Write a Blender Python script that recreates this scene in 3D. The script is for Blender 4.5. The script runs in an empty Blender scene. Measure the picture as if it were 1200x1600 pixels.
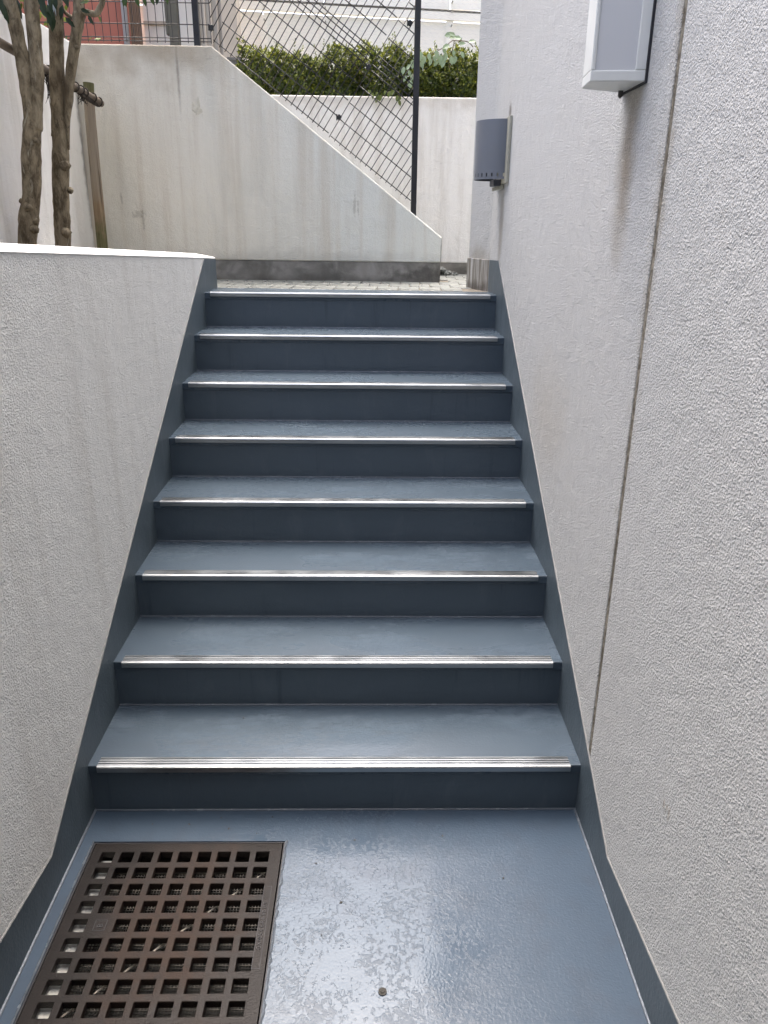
import bpy, bmesh, math, random
from math import sin, cos, pi, sqrt, radians
from mathutils import Vector, Matrix
random.seed(7)
S = bpy.context.scene
COL = S.collection

# ------------------------------------------------------------------ camera, sky, sun, exposure
cam_d = bpy.data.cameras.new("camera")
cam = bpy.data.objects.new("camera", cam_d); COL.objects.link(cam)
cam_d.sensor_fit = 'HORIZONTAL'; cam_d.sensor_width = 36.0; cam_d.lens = 35.83
cam_d.clip_start = 0.02; cam_d.clip_end = 400
cF = Vector((0.0192651, 0.93545692, -0.35291529)).normalized()
cR = Vector((0.99980454, -0.01645644, 0.01095742)).normalized()
cU = cR.cross(cF)
cam.matrix_world = Matrix(((cR.x, cU.x, -cF.x, 0.0917), (cR.y, cU.y, -cF.y, -1.78466), (cR.z, cU.z, -cF.z, 1.60312), (0, 0, 0, 1)))
S.camera = cam

SUN_DIR = Vector((-0.03, 0.27, 1.0)).normalized()
world = bpy.data.worlds.new("World"); S.world = world; world.use_nodes = True
wn = world.node_tree; wn.nodes.clear()
sky = wn.nodes.new('ShaderNodeTexSky'); sky.sky_type = 'NISHITA'; sky.sun_disc = False
sky.sun_elevation = math.asin(SUN_DIR.z); sky.sun_rotation = math.atan2(SUN_DIR.x, SUN_DIR.y)
sky.air_density = 0.7; sky.dust_density = 7.0; sky.ozone_density = 0.0
bg = wn.nodes.new('ShaderNodeBackground'); bg.inputs[1].default_value = 0.15
wo = wn.nodes.new('ShaderNodeOutputWorld')
wn.links.new(sky.outputs[0], bg.inputs[0]); wn.links.new(bg.outputs[0], wo.inputs[0])
sl = bpy.data.lights.new("sun", 'SUN'); sl.energy = 0.50; sl.angle = radians(56.0); sl.color = (0.58, 0.82, 1.0)
so = bpy.data.objects.new("sun", sl); COL.objects.link(so)
so.rotation_euler = SUN_DIR.to_track_quat('Z', 'Y').to_euler(); so.location = (3, -6, 14)
S.view_settings.view_transform = 'Standard'; S.view_settings.look = 'None'
S.view_settings.exposure = 2.3; S.view_settings.gamma = 1.0; S.view_settings.use_curve_mapping = False
S.render.engine = 'CYCLES'
S.cycles.max_bounces = 10; S.cycles.diffuse_bounces = 6; S.cycles.glossy_bounces = 4

# ------------------------------------------------------------------ node helpers
class N:
    """small shader-building helper; coordinates are metres"""
    def __init__(s, name, rough=0.6, metal=0.0, spec=0.5):
        s.m = bpy.data.materials.new(name); s.m.use_nodes = True
        s.t = s.m.node_tree; s.b = s.t.nodes['Principled BSDF']
        s.b.inputs['Roughness'].default_value = rough; s.b.inputs['Metallic'].default_value = metal
        s.b.inputs['Specular IOR Level'].default_value = spec
        s.co = s.t.nodes.new('ShaderNodeTexCoord').outputs['Object']
    def new(s, k): return s.t.nodes.new(k)
    def set(s, sock, v):
        if isinstance(v, bpy.types.NodeSocket): s.t.links.new(v, sock)
        else: sock.default_value = v
    def math(s, op, a, b=0.0, clamp=False):
        n = s.new('ShaderNodeMath'); n.operation = op; n.use_clamp = clamp
        s.set(n.inputs[0], a); s.set(n.inputs[1], b); return n.outputs[0]
    def mul(s, a, b): return s.math('MULTIPLY', a, b)
    def add(s, a, b): return s.math('ADD', a, b)
    def scale(s, v, loc=(0, 0, 0)):
        n = s.new('ShaderNodeMapping'); s.t.links.new(s.co, n.inputs[0])
        n.inputs['Scale'].default_value = v if not isinstance(v, (int, float)) else (v, v, v)
        n.inputs['Location'].default_value = loc; return n.outputs[0]
    def noise(s, scale, detail=3, rough=0.5, dist=0.0, loc=(0, 0, 0)):
        n = s.new('ShaderNodeTexNoise'); s.t.links.new(s.scale(scale, loc), n.inputs['Vector'])
        n.inputs['Scale'].default_value = 1; n.inputs['Detail'].default_value = detail
        n.inputs['Roughness'].default_value = rough; n.inputs['Distortion'].default_value = dist
        return n.outputs[0]
    def voro(s, scale, feat='F1', rnd=1.0, loc=(0, 0, 0)):
        n = s.new('ShaderNodeTexVoronoi'); n.feature = feat
        s.t.links.new(s.scale(scale, loc), n.inputs['Vector']); n.inputs['Scale'].default_value = 1
        n.inputs['Randomness'].default_value = rnd; return n.outputs[0]
    def ramp(s, v, lo, hi, a=0.0, b=1.0, smooth=True):
        n = s.new('ShaderNodeMapRange'); n.interpolation_type = 'SMOOTHSTEP' if smooth else 'LINEAR'
        s.set(n.inputs[0], v); n.inputs[1].default_value = lo; n.inputs[2].default_value = hi
        n.inputs[3].default_value = a; n.inputs[4].default_value = b; return n.outputs[0]
    def mix(s, f, a, b, mode='MIX'):
        n = s.new('ShaderNodeMix'); n.data_type = 'RGBA'; n.blend_type = mode
        s.set(n.inputs[0], f)
        for i, v in ((6, a), (7, b)):
            if isinstance(v, bpy.types.NodeSocket): s.t.links.new(v, n.inputs[i])
            else: n.inputs[i].default_value = (*v, 1)
        return n.outputs[2]
    def blob(s, c, r, soft=0.6, rag=0.0, rscale=20):
        """a stain or painted shade: 1 at c, 0 beyond radii r, edge broken by noise"""
        n = s.new('ShaderNodeVectorMath'); n.operation = 'SUBTRACT'; s.t.links.new(s.co, n.inputs[0]); n.inputs[1].default_value = c
        d = s.new('ShaderNodeVectorMath'); d.operation = 'DIVIDE'; s.t.links.new(n.outputs[0], d.inputs[0]); d.inputs[1].default_value = r
        l = s.new('ShaderNodeVectorMath'); l.operation = 'LENGTH'; s.t.links.new(d.outputs[0], l.inputs[0])
        v = l.outputs['Value']
        if rag: v = s.add(v, s.mul(s.math('SUBTRACT', s.noise(rscale, 4), 0.5), rag * 2))
        return s.ramp(v, 1.0 - soft, 1.0, 1.0, 0.0)
    def bump(s, h, dist, strength=1.0, prev=None):
        n = s.new('ShaderNodeBump'); s.set(n.inputs['Height'], h); n.inputs['Distance'].default_value = dist
        n.inputs['Strength'].default_value = strength
        if prev is not None: s.t.links.new(prev, n.inputs['Normal'])
        return n.outputs[0]
    def out(s, col=None, rough=None, normal=None, metal=None):
        if col is not None:
            if isinstance(col, bpy.types.NodeSocket): s.t.links.new(col, s.b.inputs['Base Color'])
            else: s.b.inputs['Base Color'].default_value = (*col, 1)
        if rough is not None: s.set(s.b.inputs['Roughness'], rough)
        if metal is not None: s.set(s.b.inputs['Metallic'], metal)
        if normal is not None: s.t.links.new(normal, s.b.inputs['Normal'])
        return s.m

def plain(name, c, rough=0.6, metal=0.0, var=0.12, sc=14, bumpd=0.0, bs=150):
    n = N(name, rough, metal)
    k = n.noise(sc, 4)
    col = n.mix(k, tuple(v * (1 - var) for v in c), tuple(min(1, v * (1 + var)) for v in c))
    nm = n.bump(n.noise(bs, 3), bumpd) if bumpd else None
    return n.out(col, n.ramp(k, .3, .7, max(.02, rough - .08), min(1, rough + .08)), nm)

def grain(n, s, dist):
    """sprayed stone-like stucco: lumps of several sizes with ridges"""
    a = n.noise(120 * s, 3, .6, .35)
    v = n.voro(105 * s, 'F1', 1.0)
    v2 = n.voro(52 * s, 'F1', 1.0, (3.1, 1.7, 2.2))
    v3 = n.mul(n.ramp(n.voro(30 * s, 'F1', 1.0, (1.3, 4.7, 2.9)), .0, .20), n.ramp(n.noise(14 * s, 2), .45, .6))
    h = n.add(n.mul(n.ramp(a, .35, .75), .6), n.add(n.mul(n.ramp(v, .05, .6), -.4), n.add(n.mul(n.ramp(v2, .0, .30), -.45), n.mul(v3, -.35))))
    big = n.noise(9 * s, 2, .5)
    return n.bump(h, dist, 1.0, n.bump(big, .006)), n.ramp(a, .3, .7)

# ------------------------------------------------------------------ mesh helpers
class MB:
    def __init__(s): s.v = []; s.f = []; s.mi = []
    def quad(s, pts, m=0):
        b = len(s.v); s.v += [tuple(p) for p in pts]; s.f.append(tuple(range(b, b + len(pts)))); s.mi.append(m)
    def raw(s, vs, fs, m=0):
        b = len(s.v); s.v += [tuple(p) for p in vs]; s.f += [tuple(i + b for i in f) for f in fs]; s.mi += [m] * len(fs)
    def box(s, x0, x1, y0, y1, z0, z1, m=0):
        s.raw([(x0, y0, z0), (x1, y0, z0), (x1, y1, z0), (x0, y1, z0), (x0, y0, z1), (x1, y0, z1), (x1, y1, z1), (x0, y1, z1)],
              [(0, 3, 2, 1), (4, 5, 6, 7), (0, 1, 5, 4), (1, 2, 6, 5), (2, 3, 7, 6), (3, 0, 4, 7)], m)
    def obox(s, p, q, w, h, up=(0, 0, 1), m=0):
        """box from p to q, w across, h along up"""
        p = Vector(p); q = Vector(q); d = (q - p).normalized(); u = Vector(up); x = d.cross(u).normalized(); u = x.cross(d)
        x *= w / 2; u *= h / 2
        s.raw([p - x - u, p + x - u, p + x + u, p - x + u, q - x - u, q + x - u, q + x + u, q - x + u],
              [(0, 1, 2, 3), (4, 7, 6, 5), (0, 4, 5, 1), (1, 5, 6, 2), (2, 6, 7, 3), (3, 7, 4, 0)], m)
    def prism(s, poly, a, b, axis='z', m=0):
        """polygon in the two other axes extruded a..b along axis"""
        def P(u, v, w): return {'z': (u, v, w), 'x': (w, u, v), 'y': (u, w, v)}[axis]
        n = len(poly); vs = [P(u, v, a) for u, v in poly] + [P(u, v, b) for u, v in poly]
        fs = [tuple(range(n))[::-1], tuple(range(n, 2 * n))] + [(i, (i + 1) % n, n + (i + 1) % n, n + i) for i in range(n)]
        s.raw(vs, fs, m)
    def tube(s, pts, rad, seg=8, cap=True, m=0, jit=0.0):
        pts = [Vector(p) for p in pts]; n = len(pts)
        if not isinstance(rad, (list, tuple)): rad = [rad] * n
        up = Vector((0, 0, 1)); vs = []
        t0 = (pts[1] - pts[0]).normalized()
        x = t0.cross(up if abs(t0.z) < .9 else Vector((0, 1, 0))).normalized()
        for i, p in enumerate(pts):
            t = (pts[min(i + 1, n - 1)] - pts[max(i - 1, 0)]).normalized()
            x = (x - t * x.dot(t)).normalized(); y = t.cross(x)
            for k in range(seg):
                a = 2 * pi * k / seg; r = rad[i] * (1 + random.uniform(-jit, jit))
                vs.append(p + (x * cos(a) + y * sin(a)) * r)
        fs = [(i * seg + k, i * seg + (k + 1) % seg, (i + 1) * seg + (k + 1) % seg, (i + 1) * seg + k) for i in range(n - 1) for k in range(seg)]
        if cap: fs += [tuple(range(seg))[::-1], tuple(range((n - 1) * seg, n * seg))]
        s.raw(vs, fs, m)
    def build(s, name, mats, parent=None, smooth=False, bevel=0.0, bseg=2):
        me = bpy.data.meshes.new(name); me.from_pydata(s.v, [], s.f)
        if not isinstance(mats, (list, tuple)): mats = [mats]
        for m in mats: me.materials.append(m)
        if len(mats) > 1: me.polygons.foreach_set('material_index', s.mi)
        bm = bmesh.new(); bm.from_mesh(me)
        if bevel:
            bmesh.ops.remove_doubles(bm, verts=bm.verts, dist=1e-6)
        bmesh.ops.recalc_face_normals(bm, faces=bm.faces)
        if bevel:
            eg = [e for e in bm.edges if len(e.link_faces) == 2 and e.calc_face_angle(0) > .5]
            bmesh.ops.bevel(bm, geom=eg, offset=bevel, segments=bseg, affect='EDGES', profile=.5, clamp_overlap=True)
        bm.to_mesh(me); bm.free()
        if smooth: me.polygons.foreach_set('use_smooth', [True] * len(me.polygons))
        return link(name, me, parent)

def link(name, me, parent=None):
    o = bpy.data.objects.new(name, me); COL.objects.link(o)
    if parent is not None: o.parent = parent
    return o
def thing(name, label, cat, group=None):
    o = bpy.data.objects.new(name, None); COL.objects.link(o); o.empty_display_size = .1
    return tag(o, label, cat, group)
def tag(o, label, cat, group=None):
    o['label'] = label; o['category'] = cat
    if group: o['group'] = group
    return o
def kind(o, k): o['kind'] = k; return o
def smooth_path(pts, rad, sub=5):
    """Catmull-Rom through pts and radii"""
    P = [Vector(p) for p in pts]; out = []; ro = []
    for i in range(len(P) - 1):
        a, b, c, d = P[max(i - 1, 0)], P[i], P[i + 1], P[min(i + 2, len(P) - 1)]
        for k in range(sub):
            t = k / sub
            out.append(.5 * ((2 * b) + (c - a) * t + (2 * a - 5 * b + 4 * c - d) * t * t + (3 * b - a - 3 * c + d) * t ** 3))
            ro.append(rad[i] * (1 - t) + rad[i + 1] * t)
    return out + [P[-1]], ro + [rad[-1]]

# ------------------------------------------------------------------ dimensions (metres), from the stairs outwards
W = 0.70; TD = 0.28886; RH = 0.1607; ZL = 8 * RH        # half width, tread depth, riser height, landing level

# ------------------------------------------------------------------ materials
def stucco_right():
    n = N('right_stucco', .62, 0, .35)
    nm, g = grain(n, 1.6, .0038)
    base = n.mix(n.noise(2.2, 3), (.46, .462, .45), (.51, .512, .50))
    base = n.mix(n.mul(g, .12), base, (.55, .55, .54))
    base = n.mix(n.mul(n.noise((6, 6, .8), 3), .22), base, (.50, .48, .45))
    st = n.mul(n.blob((.7, .215, 1.74), (.2, .10, .32), 1.0, .3, 14), .8)             # drip below the box lamp
    base = n.mix(st, base, (.22, .175, .115))
    st2 = n.mul(n.blob((.7, 2.03, 1.6), (.3, .085, .3), .9, .25, 14), .5)               # drip below the hood lamp
    base = n.mix(st2, base, (.22, .17, .10))
    wt = n.mul(n.blob((.7, .80, .98), (.2, .45, .30), 1.0, .4, 9), .22)
    base = n.mix(wt, base, (.40, .33, .23))
    tp = n.mul(n.blob((.7, 1.97, 2.07), (.2, .05, .05), .8, .4, 30), .75)
    base = n.mix(tp, base, (.10, .08, .06))
    ed = n.mul(n.mul(n.blob((.7, -.05, 2.6), (.3, .06, 2.4), 1.0, .5, 30), n.ramp(n.noise((20, 20, 5), 4), .25, .65)), .9)
    base = n.mix(ed, base, (.27, .235, .18))                                             # grime either side of the open joint
    ft = n.mul(n.blob((.66, 2.44, 1.43), (.2, .2, .1), .9, .5, 20), .5)
    base = n.mix(ft, base, (.25, .21, .15))
    for c, r in (((.7, -.530, .490), (.1, .006, .018)), ((.7, -.545, .492), (.1, .004, .014)), ((.7, -.557, .486), (.1, .006, .022)), ((.7, -.541, .478), (.1, .003, .010))):
        base = n.mix(n.mul(n.blob(c, r, .7, .7, 90), .6), base, (.26, .21, .14))        # small brown scuffs low down
    return n.out(base, .6, nm)
def stucco_left():
    n = N('left_stucco', .66, 0, .35)
    nm, g = grain(n, 1.7, .0034)
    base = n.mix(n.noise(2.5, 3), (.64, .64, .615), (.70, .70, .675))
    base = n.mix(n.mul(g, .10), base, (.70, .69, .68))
    base = n.mix(n.mul(n.ramp(n.noise((9, 9, 1.1), 3), .45, .75), .3), base, (.46, .44, .40))
    sp = n.ramp(n.voro(9, 'F1', 1.0, (3, 1, 2)), .0, .06, 1, 0)
    base = n.mix(n.mul(sp, .5), base, (.08, .06, .05))
    return n.out(base, .64, nm)
def stucco_back():
    n = N('cream_stucco', .72, 0, .3)
    nm, g = grain(n, 1.6, .0022)
    base = n.mix(n.noise(1.6, 3), (.72, .685, .58), (.78, .745, .65))
    sepx = n.new('ShaderNodeSeparateXYZ'); n.t.links.new(n.co, sepx.inputs[0])
    base = n.mix(n.mul(n.ramp(sepx.outputs[0], -.75, .1), .8), base, (.70, .72, .67))
    stk = n.ramp(n.noise((16, 16, .7), 4, .6), .42, .78)
    base = n.mix(n.mul(stk, .45), base, (.50, .42, .31))                                 # rain streaks
    gr = n.ramp(n.noise((5, 5, 1.3), 4, .6, .5, (2, 0, 5)), .45, .8)
    base = n.mix(n.mul(gr, .42), base, (.50, .50, .44))
    top = n.mul(n.blob((-1.1, 2.92, 2.5), (.95, .3, .26), 1.0, .6, 9), .75)
    base = n.mix(top, base, (.36, .29, .20))
    eg = n.mul(n.blob((.508, 2.92, 1.44), (.009, .2, .14), .5, .25, 40), .85)  # dark end strip: shade of the rounded corner painted into the colour
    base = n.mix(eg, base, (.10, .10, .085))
    dr = n.mul(n.blob((-.95, 2.92, 2.33), (.012, .2, .26), .9, .4, 25), .55)
    base = n.mix(dr, base, (.17, .13, .10))
    ft = n.mul(n.blob((-.3, 2.92, 1.39), (1.2, .2, .09), .9, .7, 12), .35)
    base = n.mix(ft, base, (.30, .29, .25))
    for c, r in (((-1.23, 2.92, 1.64), (.05, .1, .03)), ((-1.21, 2.92, 1.61), (.012, .1, .06)), ((-1.32, 2.92, 1.72), (.008, .1, .05)), ((.0, 2.92, 1.70), (.012, .1, .08)), ((.02, 2.92, 1.69), (.008, .1, .06))):
        base = n.mix(n.mul(n.blob(c, r, .7, 1.1, 60), .38), base, (.24, .22, .17))
    return n.out(base, .72, nm)
def stucco_boundary():
    n = N('boundary_stucco', .72, 0, .3)
    nm, g = grain(n, 1.6, .002)
    base = n.mix(n.noise(1.5, 3), (.80, .785, .74), (.85, .835, .79))
    base = n.mix(n.mul(n.ramp(n.noise((9, 7, .6), 4, .6), .4, .75), .5), base, (.42, .38, .31))
    cr = n.mul(n.blob((-1.5, 2.92, 1.95), (.1, .06, .6), .7, .5, 18), .7)
    base = n.mix(cr, base, (.13, .11, .09))
    return n.out(base, .72, nm)
def stucco_far():
    n = N('far_white_stucco', .72, 0, .3)
    nm, g = grain(n, 1.6, .002)
    base = n.mix(n.noise(2, 3), (.80, .785, .74), (.86, .85, .82))
    base = n.mix(n.mul(n.ramp(n.noise((14, 14, 1.2), 4, .6), .42, .75), .5), base, (.50, .46, .40))
    tp = n.mul(n.blob((.1, 3.75, 2.38), (1.6, .3, .13), .9, .6, 14), .4)
    base = n.mix(tp, base, (.42, .36, .28))
    return n.out(base, .72, nm)
def damp_concrete():
    n = N('damp_concrete', .7, 0, .3)
    k = n.noise((7, 7, 9), 5, .62, .4)
    base = n.mix(n.ramp(k, .35, .68), (.13, .125, .11), (.30, .29, .265))
    base = n.mix(n.mul(n.ramp(n.noise((18, 18, 4), 4), .4, .7), .5), base, (.20, .19, .17))
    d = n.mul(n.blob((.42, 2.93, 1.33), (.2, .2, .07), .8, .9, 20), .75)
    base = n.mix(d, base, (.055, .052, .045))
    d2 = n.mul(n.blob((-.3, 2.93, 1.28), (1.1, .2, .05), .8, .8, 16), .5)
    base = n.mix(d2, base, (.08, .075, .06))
    return n.out(base, n.ramp(k, .3, .7, .5, .8), n.bump(n.noise(120, 4), .002))
def streaked_concrete():
    n = N('streaked_concrete', .75, 0, .3)
    k = n.ramp(n.noise((55, 55, 3), 4, .6), .38, .66)
    base = n.mix(k, (.16, .145, .115), (.43, .42, .40))
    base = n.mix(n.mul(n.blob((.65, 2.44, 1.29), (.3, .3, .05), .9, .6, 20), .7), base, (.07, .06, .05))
    return n.out(base, .75, n.bump(n.noise(90, 4), .002))
def floor_paint():
    n = N('floor_paint', .3, 0, .45)
    c = n.mix(n.noise(3, 4), (.041, .061, .087), (.054, .077, .107))
    c = n.mix(n.mul(n.ramp(n.noise(11, 4), .45, .75), .25), c, (.042, .050, .064))
    # wet film: smooth where it lies, broken by dry islands
    zone = n.blob((.08, -.42, 0), (.42, .46, 1), .75, .22, 7)
    isl = n.ramp(n.add(n.noise((88, 74, 1), 4, .62, .6), n.mul(n.noise(9, 3, .5, 0, (4, 2, 0)), .55)), .80, .87)
    wet = n.mul(zone, n.math('SUBTRACT', 1.0, n.mul(isl, .9)))
    st = n.ramp(n.add(n.noise((26, 70, 1), 4, .65, 1.0, (9, 1, 0)), n.mul(n.noise(4, 2, .5, 0, (1, 7, 0)), .5)), .80, .84)
    film = n.math('MAXIMUM', wet, n.mul(n.mul(st, .5), n.ramp(n.noise(2.2, 2, .5, 0, (6, 6, 0)), .5, .62)), True)
    dry = n.mul(zone, isl)
    c = n.mix(n.mul(film, .12), c, (.038, .054, .074))
    peel = n.noise(150, 3, .5, .5)
    nm = n.bump(n.mul(peel, n.ramp(film, 0, 1, 1, .45)), .0006, 1.0, n.bump(n.noise(5, 2), .002))
    return n.out(c, n.add(n.ramp(film, 0, 1, .27, .06), n.mul(dry, .14)), nm)
def step_paint():
    n = N('tread_paint', .35, 0, .5)
    c = n.mix(n.noise(4, 4), (.042, .061, .081), (.054, .075, .097))
    c = n.mix(n.mul(n.ramp(n.noise((5, 18, 18), 4), .45, .75), .18), c, (.042, .050, .062))
    st = n.ramp(n.add(n.noise((17, 55, 9), 5, .68, 1.2), n.mul(n.noise((3.5, 9, 9), 3, .5, 0, (3, 3, 0)), .6)), .79, .82)
    st = n.mul(st, n.ramp(n.noise((2.6, 5, 7), 2, .5, 0, (6, 2, 1)),   .42, .54))
    c = n.mix(n.mul(st, .48), c, (.100, .128, .158))
    return n.out(c, n.ramp(st, 0, 1, .33, .16), n.bump(n.noise(140, 3), .0004, 1, n.bump(n.noise((3, 5, 5), 2), .001)))
def riser_paint():
    n = N('riser_paint', .42, 0, .45)
    c = n.mix(n.noise((5, 5, 9), 4), (.052, .071, .089), (.066, .088, .108))
    st = n.ramp(n.noise((9, 9, 3), 5, .65, 1.0), .55, .72)
    c = n.mix(n.mul(st, .42), c, (.088, .110, .130))
    oc = n.mul(n.blob((.10, 1.74, 7 * RH - .019), (.11, .1, .012), .7, 1.0, 55), .7)
    c = n.mix(oc, c, (.24, .22, .14))
    dk = n.ramp(n.noise((28, 28, 2.2), 4, .6, .4, (5, 5, 5)), .58, .75)
    c = n.mix(n.mul(dk, .55), c, (.027, .038, .050))
    return n.out(c, n.ramp(st, 0, 1, .40, .32), n.bump(n.noise(130, 3), .0006, 1, n.bump(n.noise(9, 2), .003)))
def string_paint():
    n = N('string_paint', .45, 0, .45)
    c = n.mix(n.noise(4, 4), (.055, .076, .092), (.072, .094, .110))
    st = n.ramp(n.noise((30, 30, 3), 5, .6, .5), .55, .75)
    c = n.mix(n.mul(st, .35), c, (.105, .117, .132))
    w = n.ramp(n.noise((60, 22, 14), 3, .5, 2.0, (2, 2, 2)), .70, .73)
    c = n.mix(n.mul(w, .25), c, (.17, .18, .19))
    return n.out(c, n.ramp(st, 0, 1, .48, .40), n.bump(n.noise(110, 3), .0012, 1, n.bump(n.noise(7, 2), .006)))
def iron():
    n = N('rusty_iron', .6, 0, .2)
    k = n.noise(16, 5, .6, .3)
    warm = n.mul(n.blob((-.38, -.38, 0), (.24, .36, 1), .8, .55, 9), n.ramp(n.noise(38, 4), .3, .62, .5, 1))
    c = n.mix(k, (.005, .0036, .0031), (.0095, .0068, .0058))
    c = n.mix(n.mul(warm, .85), c, (.034, .0215, .016))
    c = n.mix(n.mul(n.ramp(n.noise(30, 4, .6, .3, (3, 1, 1)), .55, .7), .5), c, (.012, .010, .010))
    return n.out(c, n.ramp(warm, 0, 1, .42, .66), n.bump(n.noise(260, 3), .0012))
def bark():
    n = N('grey_brown_bark', .85, 0, .2)
    k = n.noise((34, 34, 15), 5, .68, .3)
    c = n.mix(n.ramp(k, .3, .7), (.070, .053, .031), (.27, .222, .145))
    c = n.mix(n.mul(n.ramp(n.noise((24, 24, 7), 5, .7, 1.0, (5, 2, 1)), .57, .70), .75), c, (.34, .31, .23))
    c = n.mix(n.mul(n.ramp(n.noise((9, 9, 3.5), 3, .6, .3, (1, 8, 4)), .52, .7), .5), c, (.085, .06, .035))
    pits = n.ramp(n.noise((80, 80, 40), 3, .6), .62, .75)
    c = n.mix(n.mul(pits, .7), c, (.03, .022, .015))
    h = n.add(n.noise((75, 75, 34), 5, .65, .3), n.mul(pits, -.4))
    return n.out(c, .85, n.bump(h, .0055))
def stake_wood():
    n = N('weathered_stake', .8, 0, .2)
    g = n.noise((60, 60, 2.2), 4, .6, 1.2)
    c = n.mix(n.ramp(g, .35, .65), (.165, .115, .066), (.29, .215, .135))
    mid = n.blob((-1.385, 2.72, 1.98), (.2, .2, .34), .6, .4, 9)
    c = n.mix(n.mul(mid, .7), c, (.27, .235, .185))
    gr = n.math('MAXIMUM', n.blob((-1.37, 2.72, 2.27), (.2, .2, .12), .5, .5, 20), n.blob((-1.392, 2.72, 1.47), (.2, .2, .17), .8, .7, 16))
    c = n.mix(n.mul(gr, .75), c, (.075, .088, .032))
    c = n.mix(n.ramp(n.voro((30, 30, 8), 'F1', 1, (2, 5, 1)), .0, .10, .8, 0), c, (.035, .02, .012))
    c = n.mix(n.ramp(n.noise((70, 70, 1.3), 3, .5, 0, (3, 3, 3)), .66, .70, 0, .7), c, (.06, .04, .025))
    return n.out(c, .8, n.bump(g, .003))
def paver_mat():
    n = N('grey_paver', .45, 0, .45)
    k = n.noise(4, 4)
    c = n.mix(k, (.135, .145, .132), (.20, .21, .195))
    c = n.mix(n.mul(n.noise(60, 4), .5), c, (.15, .15, .14))
    c = n.mix(n.mul(n.ramp(n.noise((3, 14, 3), 4, .6), .5, .72), .6), c, (.085, .082, .07))
    return n.out(c, n.ramp(n.noise(3, 3, .5, 0, (2, 8, 1)), .42, .62, .6, .16), n.bump(n.noise(200, 3), .0012))
def leaf_mat(name, c, rough=.4, trans=.25):
    n = N(name, rough, 0, .4)
    col = n.mix(n.noise(60, 3), tuple(v * .75 for v in c), tuple(v * 1.25 for v in c))
    n.t.links.new(col, n.b.inputs['Base Color'])
    t = n.new('ShaderNodeBsdfTranslucent'); n.t.links.new(n.mix(.5, col, (c[0] * 1.7, c[1] * 1.5, c[2] * .6)), t.inputs[0])
    mx = n.new('ShaderNodeMixShader'); mx.inputs[0].default_value = trans
    n.t.links.new(n.b.outputs[0], mx.inputs[1]); n.t.links.new(t.outputs[0], mx.inputs[2])
    n.t.links.new(mx.outputs[0], n.t.nodes['Material Output'].inputs[0]); return n.m
def white_metal_sheet():
    n = N('white_sheet', .5, 0, .4)
    c = n.mix(n.noise(1.5, 3), (.90, .88, .79), (.92, .905, .83))
    c = n.mix(n.mul(n.ramp(n.noise((8, 8, .8), 4), .5, .8), .2), c, (.55, .51, .43))
    return n.out(c, .5)

def joint_grime():
    n = N('joint_grime', .9, 0, .2)
    c = n.mix(n.ramp(n.noise((90, 90, 60), 4, .65), .35, .65), (.075, .065, .048), (.27, .245, .195))
    c = n.mix(n.mul(n.ramp(n.noise((4, 4, 3.5), 3), .4, .65), .6), c, (.09, .08, .06))
    return n.out(c, .9, n.bump(n.noise(150, 3), .002))

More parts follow.
